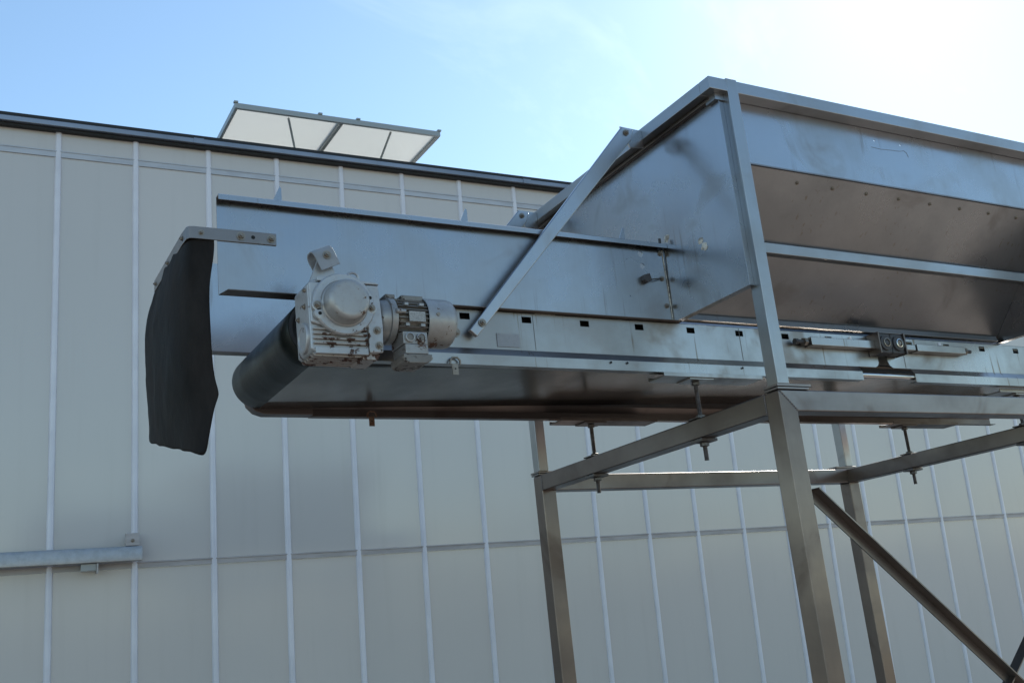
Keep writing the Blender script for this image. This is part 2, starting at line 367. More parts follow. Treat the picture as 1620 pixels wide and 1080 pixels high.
# ------------------------------------------------------------------ steel support frame
FX0, FX1, FY0, FY1, FZ, T = 2.733, 4.968, 2.817, 4.660, .782, .08
fr = empty('support_frame', ((FX0 + FX1) / 2, (FY0 + FY1) / 2, GZ), 'stainless steel support frame of square tubes standing under the hopper', 'frame')
def leg(x, y, mit):
    # mitred head where the front and rear beams meet the leg
    poly = [(x, GZ + .012), (x + T, GZ + .012), (x + T, FZ - (T if mit > 0 else 0)), (x, FZ - (T if mit < 0 else 0))]
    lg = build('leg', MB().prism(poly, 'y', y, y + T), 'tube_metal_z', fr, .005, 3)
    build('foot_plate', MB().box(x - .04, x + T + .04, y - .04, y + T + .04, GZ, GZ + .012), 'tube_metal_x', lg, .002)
leg(FX0, FY0, 1); leg(FX1 - T, FY0, -1); leg(FX0, FY1 - T, 1); leg(FX1 - T, FY1 - T, -1)
e = .0015
for y in (FY0, FY1 - T):
    poly = [(FX0 + e, FZ), (FX1 - e, FZ), (FX1 - T - e, FZ - T), (FX0 + T + e, FZ - T)]
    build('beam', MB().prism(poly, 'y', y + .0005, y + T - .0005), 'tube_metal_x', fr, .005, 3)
    q = MB()
    for k in range(9):
        a = k / 8; q.lathe((FX0 + .012 + .062 * a, y + .002, FZ - .012 - .062 * a), (0, -1, 0), [(-.003, .0055), (.001, .005), (.003, .002)], 8)
    build('weld_bead', q, 'tube_metal_y', fr)
for x in (FX0, FX1 - T):
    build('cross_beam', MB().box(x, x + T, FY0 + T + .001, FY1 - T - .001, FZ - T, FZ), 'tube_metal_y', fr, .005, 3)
rnw = random.Random(11)
for x in (FX0, FX1 - T):
    for y, dy in ((FY0 + T, 1), (FY1 - T, -1)):
        q = MB()
        for k in range(14):
            q.lathe((x + rnw.uniform(-.0008, .0008), y + dy * .0015, FZ - .004 - T * k / 14), (-1, 0, 0), [(-.003, .0050), (.001, .0046), (.0028, .002)], 7)
        for k in range(14): q.lathe((x + .003 + .074 * k / 14, y + dy * .0015, FZ - T), (0, 0, -1), [(-.003, .0048), (.001, .0044), (.0026, .002)], 7)
        build('weld_bead', q, 'tube_metal_y', fr)
for y in (FY0, FY1 - T):
    q = MB()
    for k in range(14): q.lathe((FX0 + T + .001, y + .004 + .072 * k / 14, FZ - T), (0, 0, -1), [(-.003, .0048), (.001, .0044), (.0026, .002)], 7)
    build('weld_bead', q, 'tube_metal_y', fr)
# crossed angle bars in the front bay: a flange facing the camera and one on top reaching forward
def angle(p, q_, name, y, w=.04, th=.005):
    p = Vector((p[0], y, p[1])); q_ = Vector((q_[0], y, q_[1])); d = (q_ - p).normalized(); nrm = Vector((-d.z, 0, d.x))
    if nrm.z < 0: nrm = -nrm
    m_ = MB(); m_.bar(p - nrm * w / 2, q_ - nrm * w / 2, th, w, nrm); m_.bar(p + Vector((0, -w / 2 - th / 2 - .0002, 0)) + nrm * (-th / 2), q_ + Vector((0, -w / 2 - th / 2 - .0002, 0)) + nrm * (-th / 2), w, th, nrm)
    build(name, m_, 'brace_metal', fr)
angle((2.862, .419), (4.90, -1.33), 'angle_brace', 2.870)
angle((4.885, .645), (2.80, -1.115), 'angle_brace', 2.886)

# ------------------------------------------------------------------ hopper
hp = empty('hopper', ((FX0 + FX1) / 2, (FY0 + FY1) / 2, FZ), 'large stainless steel hopper with sloping sides on top of the frame', 'hopper')
RX0, RX1, RZ0, RZ1 = 2.648, 5.053, 2.012, 2.066
W6 = .062; HY0, HY1 = 2.819, 4.658
build('rim_bar', MB().box(RX0, RX1, HY0, HY0 + W6, RZ0, RZ1), 'rim_metal_x', hp, .003)
build('rim_bar', MB().box(RX0, RX1, HY1 - W6, HY1, RZ0, RZ1), 'rim_metal_x', hp, .003)
build('rim_bar', MB().box(RX0, RX0 + .058, HY0 + W6 + .001, HY1 - W6 - .001, RZ0, RZ1), 'rim_metal_y', hp, .003)
build('rim_bar', MB().box(RX1 - .058, RX1, HY0 + W6 + .001, HY1 - W6 - .001, RZ0, RZ1), 'rim_metal_y', hp, .003)
build('rim_lip', MB().box(2.690, 2.706, HY0 + W6 + .001, HY1 - W6 - .001, RZ0 - .016, RZ0 - .001), 'tube_metal_y', hp, .003)
PX = 2.710; EX = 4.770; YA, YB = 2.882, 3.330; ZA, ZBt = 1.735, 1.212
yc = (FY0 + FY1) / 2
def mir(y): return 2 * yc - y
# end plates; the one facing the camera side shows dents and weld scars
for x, nm in ((PX, 'end_plate'), (EX, 'end_plate')):
    ep = build(nm, MB().sheet([(2.850, 1.200), (mir(2.850), 1.200), (mir(2.850), RZ0 - .001), (2.906, RZ0 - .001), (2.906, 1.983), (2.850, 1.983)] if x == PX else [(2.850, 1.200), (mir(2.850), 1.200), (mir(2.850), RZ0 - .001), (2.850, RZ0 - .001)], [], x, .004, 'x'), 'sheet_metal', hp, smooth=False)
    if x == PX: ep0 = ep
    build('bottom_fold', MB().box(x + .0045, x + .034, 2.852, mir(2.852), 1.2002, 1.204), 'slope_metal', ep, smooth=False)
for s in (0, 1):
    f1 = (lambda y: y) if s == 0 else mir
    x0, x1 = PX + .005, RX1 - .062
    hl = [[(hx + .005 * math.cos(R(a)), hz + .005 * math.sin(R(a))) for a in range(0, 360, 45)] for hx, hz in ((3.619, 1.958), (3.785, 1.960))] if s == 0 else []
    us_ = build('upper_side', MB().sheet([(x0, ZA), (x1, ZA), (x1, RZ1 - .012), (x0, RZ1 - .012)], hl, f1(YA), .004 if s == 0 else -.004), 'sheet_metal', hp, smooth=False)
    if s == 0:
        q = MB(); pp = [(3.590, 1.922), (3.65, 1.920), (3.72, 1.925), (3.77, 1.927), (3.800, 1.934), (3.815, 1.925), (3.822, 1.905)]
        for a_, b_ in zip(pp, pp[1:]): q.bar((a_[0], YA - .0004, a_[1]), (b_[0], YA - .0004, b_[1]), .0006, .0018, (0, 0, 1) if abs(a_[0] - b_[0]) > .01 else (1, 0, 0))
        build('scratch', q, 'ground_reflect_metal', us_, smooth=False)
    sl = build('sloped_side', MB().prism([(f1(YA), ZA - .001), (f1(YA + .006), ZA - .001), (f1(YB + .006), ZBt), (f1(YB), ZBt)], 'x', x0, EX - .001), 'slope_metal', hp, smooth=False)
    build('fold_lip', MB().prism([(f1(YA - .012), ZA - .004), (f1(YA - .012), ZA + .002), (f1(YA - .001), ZA + .002), (f1(YA - .001), ZA - .004)], 'x', x0, x1), 'tube_metal_x', sl)
    build('stiffener', MB().box(PX + .03, EX - .002, min(f1(3.066), f1(3.105)), max(f1(3.066), f1(3.105)), 1.443, 1.490), 'rim_metal_x', hp, .003)
    build('bottom_rail', MB().prism([(f1(3.292), 1.204), (f1(3.300), 1.231), (f1(3.330), 1.231), (f1(3.330), 1.204)], 'x', PX + .02, 4.745), 'side_metal', hp, .002)
    nv = Vector((0, -(ZA - ZBt), -(YB - YA))).normalized()
    if s == 0:
        for k in range(8):
            x = 3.125 + k * .2025; z_ = 1.702; y_ = YA + (ZA - z_) * (YB - YA) / (ZA - ZBt)
            inst('bolt', BOLT, (x, y_, z_), hp, rot=(R(41), 0, 0), scale=.6)
# posts between frame and rim
for x in (2.738, FX1 - .061):
    for y in (FY0, FY1 - .062):
        po = build('post', MB().box(x, x + .056, y, y + .0605, FZ + .022, RZ1 + .006), 'post_metal', hp, .004, 3)
        xb0 = x - .010 if x < 4 else x - .09
        build('base_plate', MB().box(xb0, xb0 + .156, y - .004, y + .07, FZ + .002, FZ + .010), 'tube_metal_x', po, .001)
        build('base_plate', MB().box(xb0 - .002, xb0 + .166, y - .006, y + .072, FZ + .0125, FZ + .021), 'tube_metal_x', po, .001)
build('corner_patch', MB().box(2.692, 2.7375, 2.846, 2.905, 1.984, RZ0 - .0005), 'rim_metal_y', ep0, smooth=False)
build('corner_strip', MB().box(2.7145, 2.7375, 2.8535, 2.8765, 1.205, 1.983), 'sheet_metal', ep0, smooth=False)
# weld scars on the end plate and stiffener
def scar(y, z, r, seed):
    rn = random.Random(seed); bm = bmesh.new()
    bmesh.ops.create_icosphere(bm, subdivisions=2, radius=1)
    for v in bm.verts:
        k = 1 + rn.uniform(-.35, .35); v.co = Vector((v.co.x * .004 * k, v.co.y * r * k, v.co.z * r * .8 * k)) + Vector((PX, y, z))
    q = MB(); q.bm.free(); q.bm = bm; build('weld_scar', q, 'weld_burn', ep0)
scar(3.069, 1.44, .022, 1); scar(3.085, 1.47, .014, 5); scar(3.297, 1.562, .018, 2)
rn = random.Random(4)
st = [o for o in hp.children if o.name.startswith('stiffener')][0]
for x in (2.83, 3.25, 3.62, 4.02, 4.45):
    q = MB()
    for k in range(7): q.lathe((x + k * .012, 3.080, 1.489 + rn.uniform(0, .004)), (0, 0, 1), [(-.003, .008), (.003, .006), (.006, .002)], 7)
    build('weld_bead', q, 'tube_metal_x', st)
# diagonal struts from the rim down to the conveyor sides
for s in (0, 1):
    f1 = (lambda y: y) if s == 0 else (lambda y: 7.457 - y)
    y0 = f1(3.268)
    q = MB().prism([(1.711, 1.093), (1.740, 1.069), (2.570, 1.986), (2.588, 2.036), (2.530, 2.044)], 'y', y0 - .008, y0 + .012)
    sr = build('diagonal_strut', q, 'strut_metal', hp, .004)
    build('strut_tab', MB().prism([(2.535, 2.056), (2.647, 2.052), (2.647, 1.972), (2.575, 1.962)], 'y', y0 + .0135, y0 + .0195), 'strut_metal', sr)
    inst('bolt', BOLT, (2.545, y0 - .010, 2.016), sr, scale=.9)
    if s == 0: inst('bolt', BOLT, (1.764, y0 - .010, 1.122), sr, scale=1.0)

# ------------------------------------------------------------------ belt conveyor
CY = 3.7285
cv = empty('belt_conveyor', (1.2, CY, .97), 'stainless steel belt conveyor with dark belt running through the frame under the hopper', 'conveyor')
def cm(y): return 2 * CY - y
slots = []
x = 1.685
slot_x = [1.715 + .2633 * k for k in range(-1, 15)]
PXA, PXB = 1.245, 5.75
def side(near):
    f1 = (lambda y: y) if near else cm
    x0 = PXA if near else 1.39
    holes = []
    for sx in slot_x:
        if near and 3.30 < sx < 4.50 and not 4.45 < sx: pass
        if sx - .03 > x0 + .02 and sx < PXB - .05: holes.append([(sx - .021, 1.146), (sx + .021, 1.146), (sx + .021, 1.171), (sx - .021, 1.171)])
    outer = [(x0, 1.037), (3.83, 1.037), (3.845, 1.045), (3.853, 1.06), (3.853, 1.098), (3.915, 1.098), (3.915, 1.07), (3.925, 1.048), (3.945, 1.037), (PXB, 1.037), (PXB, 1.184), (x0, 1.184)] if near else [(x0, 1.037), (PXB, 1.037), (PXB, 1.184), (x0, 1.184)]
    th = .004 if near else -.004
    pm = 'side_metal' if near else 'ground_reflect_metal'
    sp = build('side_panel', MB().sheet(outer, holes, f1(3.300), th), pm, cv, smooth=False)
    # joggled lower lip and inward flange, with an opening for the idler roller
    prof = [(3.3005, 1.0368), (3.3005, 1.036), (3.282, 1.008), (3.282, .968), (3.320, .968), (3.320, .971), (3.285, .971), (3.285, 1.0075), (3.3035, 1.0355), (3.3035, 1.0368)]
    for a, c in (((x0, 3.715), (4.062, PXB)) if near else ((x0, PXB),)):
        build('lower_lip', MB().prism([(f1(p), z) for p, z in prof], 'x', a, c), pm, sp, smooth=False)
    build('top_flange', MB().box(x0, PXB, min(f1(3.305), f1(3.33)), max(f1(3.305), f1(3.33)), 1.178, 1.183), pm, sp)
    if near:
        for sx in (2.006, 3.03, 4.03):
            build('seam', MB().box(sx, sx + .0016, 3.2985, 3.2996, 1.039, 1.182 if sx != 4.03 else 1.13), 'brace_metal', sp)
        for hx in (2.330, 2.408, 3.0): build('rivet', MB().lathe((hx, 3.2778, .998), (0, -1, 0), [(0, .005), (.002, .004)], 8), 'dark_void', sp)
        build('slot_shade', MB().box(x0 + .01, PXB, 3.345, 3.349, 1.12, 1.175), 'dark_void', sp)  # black sheet added behind the slots to paint the shade inside them
    return sp
sp = side(True); spf = side(False)
build('idler_roller', MB().lathe((3.700, 3.300, .995), (1, 0, 0), [(0, .010), (.015, .015), (.365, .015), (.38, .010)], 16), 'polished_roller', cv)
build('nameplate', MB().box(1.841, 1.938, 3.2968, 3.2996, 1.046, 1.099), 'grey_plate', sp, .001)
inst('bolt', BOLT, (1.672, 3.298, 1.093), sp, scale=1.15)
# far end of the far side panel: bearing plate with a rounded nose
pts = [(1.39, .968), (1.39, 1.06), (1.12, 1.075), (1.113, 1.04), (1.125, 1.005), (1.15, .98), (1.185, .968)]
build('bearing_plate', MB().prism(pts, 'y', 4.105, 4.165), 'ground_reflect_metal', cv, .003)
# clips hanging from the lips
def clip(x, y, mat):
    q = MB().box(x - .012, x + .012, y, y + .004, .925, .966); q.tube([(x - .02, y - .002, .962), (x - .019, y - .002, .978), (x - .010, y - .002, .988), (x + .010, y - .002, .988), (x + .019, y - .002, .978), (x + .02, y - .002, .962)], .004, 6)
    c_ = build('hose_clip', q, mat, cv)
    build('rivet', MB().lathe((x, y - .0002, .947), (0, -1, 0), [(0, .003), (.001, .003)], 8), 'dark_void', c_)
clip(1.645, 3.272, 'bolt_metal'); clip(1.653, 4.12, 'rusty_clip')
# belt: carrying run, wrap round the head drum, return run that climbs towards the right
BY0, BY1 = 3.345, 4.098; DX, DZ, DR = 1.163, 1.095, .104
prof = [(5.75, 1.199)]
prof.append((DX, DZ + DR))
NW = 80
for k in range(1, NW):
    a = math.pi / 2 + math.pi * k / NW; r_ = DR + (.0004 if k % 2 else -.0002)
    prof.append((DX + r_ * math.cos(a), DZ + r_ * math.sin(a)))
prof += [(DX, DZ - DR), (1.6, 1.003), (2.2, 1.019), (3.0, 1.040), (3.6, 1.055), (4.4, 1.058), (5.75, 1.06)]
bm = bmesh.new(); N = len(prof)
rows = []
ys = [BY0 + (BY1 - BY0) * k / 6 for k in range(7)]
for (px, pz) in prof: rows.append([bm.verts.new((px, y, pz)) for y in ys])
for i in range(N - 1):
    for j in range(6): bm.faces.new((rows[i][j], rows[i + 1][j], rows[i + 1][j + 1], rows[i][j + 1]))
bmesh.ops.recalc_face_normals(bm, faces=bm.faces)
bb = build('belt', bm, 'belt', cv)
so = bb.modifiers.new('solid', 'SOLIDIFY'); so.thickness = .006; so.offset = 0
bb.data.materials.append(MATS['belt_underside'])
for p in bb.data.polygons:
    if p.center.z + .97 < 1.065 and p.center.x + 1.2 > 1.19: p.material_index = 1
q = MB().lathe((DX, BY0 + .012, DZ), (0, 1, 0), [(0, .02), (.001, .094), (.012, .099), (.70, .099), (.712, .094), (.715, .02)], 40)
dr_ = build('head_drum', q, 'dark_casting', cv)
build('shaft', MB().cyl((DX, 3.19, DZ), (DX, 4.17, DZ), .022, 16), 'tube_metal_y', dr_)
build('drum_rim', MB().lathe((DX, BY0 - .004, DZ), (0, 1, 0), [(0, .090), (0, .103), (.010, .103), (.010, .090), (0, .090)], 40, False), 'dark_casting', dr_)
for x, z in ((2.0, 1.0), (2.9, 1.0), (4.3, 1.02)):
    build('return_roller', MB().cyl((x, 3.35, z + .075), (x, 4.09, z + .075), .022, 14), 'tube_metal_y', cv)
# skirt boards above the belt
SX0, SX1 = .822, 2.7085
def circ(x, z, r, n=14): return [(x + r * math.cos(2 * math.pi * k / n), z + r * math.sin(2 * math.pi * k / n)) for k in range(n)]
holes = [circ(2.587, 1.494, .013), circ(2.588, 1.440, .0135), circ(2.504, 1.302, .004, 8), circ(2.512, 1.464, .0028, 8)]
sk = build('skirt_board', MB().sheet([(SX0, 1.190), (SX1, 1.190), (SX1, 1.541), (SX0, 1.541)], holes, 3.330, .004), 'sheet_metal', cv, smooth=False)
build('top_flange', MB().prism([(3.330, 1.5415), (3.302, 1.5415), (3.299, 1.539), (3.299, 1.521), (3.302, 1.521), (3.302, 1.538), (3.330, 1.538)], 'x', SX0, SX1), 'sheet_metal', sk)
v = [(SX0 + .001, 3.3298), (SX1 - .001, 3.3298), (SX1 - .001, 3.270), (SX0 + .018, 3.270)]
build('bottom_flange', MB().prism(v, 'z', 1.187, 1.190), 'ground_reflect_metal', sk, smooth=False)  # shade and ground reflection on the underside put into its dark colour
for x in (1.046, 1.778, 2.516):
    build('gusset_fin', MB().prism([(x - .03, 1.543), (x + .006, 1.543), (x + .006, 1.605), (x, 1.61)], 'y', 3.334, 3.338), 'sheet_metal', sk)
build('end_seal', MB().prism([(2.7050, 1.189), (2.7085, 1.189), (2.7075, 1.36), (2.7020, 1.52), (2.6995, 1.52), (2.7042, 1.40)], 'y', 3.326, 3.3296), 'weld_burn', sk)
for x, z in ((2.690, 1.505), (2.681, 1.391), (2.687, 1.271)): inst('bolt', BOLT, (x, 3.329, z), sk, scale=.75)
build('pin', MB().box(2.672, 2.682, 3.300, 3.306, 1.542, 1.562), 'dark_casting', sk)
q = MB().prism([(2.57, 1.392), (2.602, 1.402), (2.612, 1.372), (2.588, 1.360), (2.571, 1.372)], 'y', 3.305, 3.329); q.tube([(2.605, 3.31, 1.375), (2.64, 3.312, 1.382), (2.672, 3.32, 1.389)], .003, 6)
build('latch', q, 'dark_casting', sk, .002)
skf = build('skirt_board', MB().sheet([(.84, 1.212), (SX1, 1.212), (SX1, 1.60), (.84, 1.60)], [], 4.105, .004), 'sheet_metal', cv, smooth=False)
build('bottom_flange', MB().box(.86, SX1, 4.06, 4.1045, 1.208, 1.212), 'brace_metal', skf, smooth=False)
build('packing_strip', MB().box(2.02, 2.11, 3.302, 3.325, 1.1842, 1.1865), 'weld_burn', cv); build('packing_strip', MB().box(2.77, 2.86, 3.302, 3.325, 1.1842, 1.1865), 'weld_burn', cv)

# ------------------------------------------------------------------ levelling bolts between frame and conveyor
def level(x, y, label, xs_, xe_):
    e_ = empty('levelling_bolt', (x, y, FZ - T), label, 'support bolt', 'threaded rods carrying the conveyor')
    sm = 'side_metal' if y < 3.5 else 'ground_reflect_metal'
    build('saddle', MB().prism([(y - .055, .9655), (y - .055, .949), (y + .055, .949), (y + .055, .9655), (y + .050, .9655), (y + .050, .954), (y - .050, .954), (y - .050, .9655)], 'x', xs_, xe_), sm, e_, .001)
    build('pressure_plate', MB().box(x - .062, x + .062, y - .045, y + .045, .9425, .9485), sm, e_, .001)
    ns = MB()
    q = MB()
    pr = []; k = 0; z = .615
    while z < .944: pr += [(z, .0098), (z + .003, .0085)]; z += .006
    q.lathe((x, y, 0), (0, 0, 1), pr, 12); build('threaded_rod', q, 'galv_rod', e_)
    for z0, z1, r_ in ((.928, .942, .017), (FZ + .008, FZ + .020, .019), (FZ - T - .030, FZ - T - .014, .019)):
        build('nut', MB().lathe((x, y, 0), (0, 0, 1), [(z0, r_ - .002), (z0 + .002, r_), (z1 - .002, r_), (z1, r_ - .002)], 6), 'galv_rod', e_)
    build('washer', MB().box(x - .042, x + .042, y - .035, y + .035, FZ + .0015, FZ + .0075), 'galv_rod', e_, .001)
    build('washer', MB().box(x - .042, x + .042, y - .035, y + .035, FZ - T - .013, FZ - T - .0015), 'galv_rod', e_, .001)
level(2.773, 3.325, 'long threaded rod on the left cross beam, nearer the camera, under the conveyor side', 2.575, 3.095)
level(2.773, 4.132, 'threaded rod on the left cross beam close to the far left leg', 2.575, 3.13)
level(4.928, 4.132, 'threaded rod on the right cross beam close to the far right leg', 4.785, 5.33)
level(4.928, 3.390, 'threaded rod cut by the right picture edge on the right cross beam', 4.73, 5.25)

# ------------------------------------------------------------------ belt tensioner
tn = empty('belt_tensioner', (3.89, 3.297, 1.08), 'belt tensioning unit with two round bearings between horizontal bars on the conveyor side', 'tensioner')
build('slide_bar', MB().box(3.405, 3.800, 3.255, 3.297, 1.112, 1.151), 'side_metal', tn, .003)
build('slide_bar', MB().box(4.085, 4.425, 3.255, 3.297, 1.112, 1.148), 'side_metal', tn, .003)
build('slide_bar', MB().box(3.985, 4.080, 3.262, 3.297, 1.117, 1.145), 'side_metal', tn, .003)
for x0, x1, xn in ((3.330, 3.404, 3.385), (4.426, 4.485, 4.445)):
    a = build('adjusting_screw', MB().lathe((x0, 3.276, 1.131), (1, 0, 0), [(0, .009), (x1 - x0, .009)], 12), 'dark_casting', tn)
    build('nut', MB().lathe((xn - .012, 3.276, 1.131), (1, 0, 0), [(0, .019), (.016, .019)], 6), 'bolt_metal', a)
build('nut', MB().lathe((3.322, 3.276, 1.131), (1, 0, 0), [(0, .014), (.016, .014)], 6), 'dark_casting', tn)
for x in (3.803, 3.972):
    build('cheek_plate', MB().prism([(x - .004, 1.085), (x + .004, 1.085), (x + .004, 1.186), (x - .004, 1.186)], 'y', 3.226, 3.297), 'ground_reflect_metal', tn, .001)
for xc, rr in ((3.848, .030), (3.930, .034)):
    h_ = build('bearing_block', MB().box(xc - .0395, xc + .0395, 3.236, 3.297, 1.088, 1.182), 'dark_casting', tn, .006)
    build('bearing_ring', MB().lathe((xc, 3.236, 1.136), (0, -1, 0), [(-.002, .036), (.008, .036), (.010, .030), (.010, .022)], 24, False), 'dark_casting', h_)
    build('bearing_ring', MB().lathe((xc, 3.236, 1.136), (0, -1, 0), [(0, .021), (.013, .021), (.014, .0165), (.006, .016)], 24, False), 'polished_roller' if xc > 3.9 else 'bolt_metal', h_)
    build('shaft_end', MB().lathe((xc, 3.236, 1.136), (0, -1, 0), [(-.01, .014), (.009, .014), (.012, .011)], 16), 'bolt_metal' if xc > 3.9 else 'dark_casting', h_)
for x in (3.66, 4.26): build('lock_stud', MB().lathe((x, 3.270, 1.151), (0, 0, 1), [(0, .009), (.012, .009), (.014, .006)], 10), 'mullion_alu', tn)

# ------------------------------------------------------------------ rubber flap with its bent steel strip
fl = empty('rubber_flap', (.72, 3.6, .65), 'black rubber flap hanging from a bent steel strip at the conveyor discharge end', 'rubber flap')
q = MB()
s_ = [(1.024, 3.3245), (.745, 3.3245), (.730, 3.328), (.722, 3.340), (.719, 3.40), (.719, 3.885)]
bm = bmesh.new(); A = []
for (x, y), (nx, ny) in zip(s_, [(0, 1), (0, 1), (.7, .7), (1, .2), (1, 0), (1, 0)]):
    L = math.hypot(nx, ny); nx /= L; ny /= L
    A.append([bm.verts.new((x, y, 1.381)), bm.verts.new((x, y, 1.424)), bm.verts.new((x + nx * .005, y + ny * .005, 1.424)), bm.verts.new((x + nx * .005, y + ny * .005, 1.381))])
for a, c in zip(A, A[1:]):
    for k in range(4): bm.faces.new((a[k], a[(k + 1) % 4], c[(k + 1) % 4], c[k]))
bm.faces.new(A[0]); bm.faces.new(A[-1]); bmesh.ops.recalc_face_normals(bm, faces=bm.faces)
sp_ = build('steel_strip', bm, 'tube_metal_x', fl, .0008)
build('hole', MB().lathe((.943, 3.3243, 1.403), (0, -1, 0), [(0, .007), (.0006, .007)], 10), 'dark_void', sp_)
for x, sc in ((1.006, 1.), (.901, 1.), (.768, .65)): inst('bolt', BOLT, (x, 3.3243, 1.403), sp_, scale=sc)
for y in (3.39, 3.629, 3.853): inst('bolt', BOLT, (.7188, y, 1.402), sp_, rot=(0, 0, R(-90)), scale=.6)
far = [(1.412, 3.88, .7275), (1.34, 3.90, .715), (1.287, 3.93, .705), (1.218, 3.955, .70), (1.129, 3.98, .70), (1.04, 3.975, .70), (.949, 3.955, .70), (.87, 3.93, .70), (.835, 3.915, .70), (.815, 3.91, .70)]
near = [(1.412, .816, 3.334), (1.314, .810, 3.335), (1.222, .790, 3.33), (1.092, .791, 3.325), (.965, .794, 3.32), (.887, .801, 3.32), (.841, .817, 3.315), (.815, .797, 3.32), (.694, .776, 3.32), (.653, .764, 3.32)]
bm = bmesh.new(); rows = []
for i in range(len(far)):
    zf, yf, xf = far[i]; zn, xn, yn = near[i]; v = i / (len(far) - 1)
    F = Vector((xf, yf, zf)); Np = Vector((xn, yn, zn))
    zc = zn + (zf - zn) * .12; rad = .02 + .10 * min(1, v * 1.6)
    C = Vector((.727 - .012 * math.sin(math.pi * min(1, v * 1.2)), 3.335 + .02 * v, zc))
    row = []
    for k in range(13):
        u = k / 12
        if u < .72: p = F.lerp(C, u / .72); p.x -= .028 * math.sin(math.pi * u / .72) * math.sin(math.pi * v) - .012 * math.sin(5 * u + 2.5 * v) * v
        else: p = C.lerp(Np, (u - .72) / .28)
        row.append(p)
    # round the corner more and more towards the bottom
    for _ in range(int(6 * v)):
        row = [row[0]] + [(row[k - 1] + row[k] * 2 + row[k + 1]) / 4 for k in range(1, 12)] + [row[-1]]
    if i == 6:
        for k in range(8, 12): row[k] = row[k] + Vector((.008, -.012, 0)) * (k - 7) / 4
    if i == len(far) - 1: row = [p + Vector((0, 0, random.uniform(-.010, .006))) for p in row]
    rows.append([bm.verts.new(p) for p in row])
for a, c in zip(rows, rows[1:]):
    for k in range(12): bm.faces.new((a[k], a[k + 1], c[k + 1], c[k]))
bmesh.ops.recalc_face_normals(bm, faces=bm.faces)
rbs = build('rubber_sheet', bm, 'rubber', fl, sub=2)
tx = bpy.data.textures.new('creases', 'CLOUDS'); tx.noise_scale = .16; tx.noise_depth = 3
dm = rbs.modifiers.new('creases', 'DISPLACE'); dm.texture = tx; dm.strength = .016; dm.mid_level = .5; dm.texture_coords = 'LOCAL'
so = rbs.modifiers.new('solid', 'SOLIDIFY'); so.thickness = .007; so.offset = 0

# ------------------------------------------------------------------ gear motor
gm = empty('gear_motor', (1.16, 3.12, .91), 'grey chipped-paint gear motor with round domed cover bolted to the conveyor head drum', 'gear motor')
GX0, GX1, GY0, GY1, GZ0, GZ1 = 1.037, 1.290, 3.050, 3.200, .917, 1.170
build('gearbox', MB().prism([(GX0 + .004, .935), (GX0, 1.150), (GX0 + .012, GZ1 - .006), (GX0 + .03, GZ1), (GX1 - .016, GZ1 - .012), (GX1 - .010, 1.01), (GX1 - .012, .93), (GX1 - .03, .925), (GX0 + .02, .922)], 'y', GY0 + .012, GY1), 'gear_paint', gm, .006, 3)
# front faces: frame round the cover, heavy right-hand strip
fr_ = build('front_plate', MB().prism([(GX0 + .002, 1.155), (GX0 + .004, 1.02), (GX0 + .03, 1.012), (1.232, 1.012), (1.232, .925), (GX1 - .010, .928), (GX1 - .006, 1.02), (GX1 - .014, 1.158)], 'y', GY0, GY0 + .0125), 'gear_paint', gm, .005, 3)
for x, z in ((1.262, 1.002), (1.266, .951)): inst('bolt', BOLT, (x, GY0, z), fr_, scale=.9)
inst('bolt', BOLT, (1.258, GY0 + .001, 1.085), fr_, scale=.22)
build('top_cap', MB().prism([(GX0 + .03, 1.1592), (GX0 + .03, 1.172), (1.12, 1.176), (GX1 - .022, 1.1665), (GX1 - .012, 1.1592)], 'y', GY0 - .003, GY1 - .01), 'gear_paint', gm, .002)
for k in range(5):
    z = 1.000 - k * .0155
    build('cooling_rib', MB().box(GX0 + .012, 1.228, GY0 + .001, GY0 + .03, z - .0035, z + .0035) if k < 4 else MB().box(GX0 + .016, 1.228, GY0, GY0 + .03, z - .020, z + .002), 'gear_paint_ribs' if k < 4 else 'gear_paint', gm, .0018)
for k in range(6):
    y = GY0 + .020 + k * .022
    build('bottom_rib', MB().prism([(GX0 + .008 , .923), (GX0 + .016, .913), (1.205, .912), (1.225, .923)], 'y', y - .005, y + .005), 'gear_paint_ribs', gm, .0015)
build('bottom_foot', MB().prism([(1.205, .924), (1.215, .906), (1.262, .906), (1.275, .928)], 'y', GY0 + .015, GY1 - .02), 'gear_paint_ribs', gm, .003)
CXc, CZc = 1.150, 1.082
rg = build('cover_ring', MB().lathe((CXc, GY0 + .004, CZc), (0, -1, 0), [(0, .104), (.014, .104), (.019, .100), (.019, .080), (.016, .076)], 48), 'gear_paint', gm)
build('round_cover', MB().lathe((CXc, GY0 - .012, CZc), (0, -1, 0), [(0, .078), (.003, .0775), (.007, .0725), (.044, .0690), (.050, .0675), (.055, .0645), (.058, .0600), (.0592, .055), (.0596, .050), (.0600, .02), (.0600, .002)], 48), 'motor_paint', rg)
for a in (186, -6):
    inst('bolt', BOLT, (CXc + .092 * math.cos(R(a)), GY0 - .0150, CZc + .092 * math.sin(R(a))), rg, scale=.85)
for a in (16, 204): build('tapped_hole', MB().lathe((CXc + .092 * math.cos(R(a)), GY0 - .0152, CZc + .092 * math.sin(R(a))), (0, -1, 0), [(0, .006), (.0006, .006)], 10), 'dark_void', rg)
for a in (186, -6, 204):
    build('ring_boss', MB().lathe((CXc + .090 * math.cos(R(a)), GY0 - .004, CZc + .090 * math.sin(R(a))), (0, -1, 0), [(0, .021), (.0105, .020), (.0112, .017)], 18), 'gear_paint', rg)
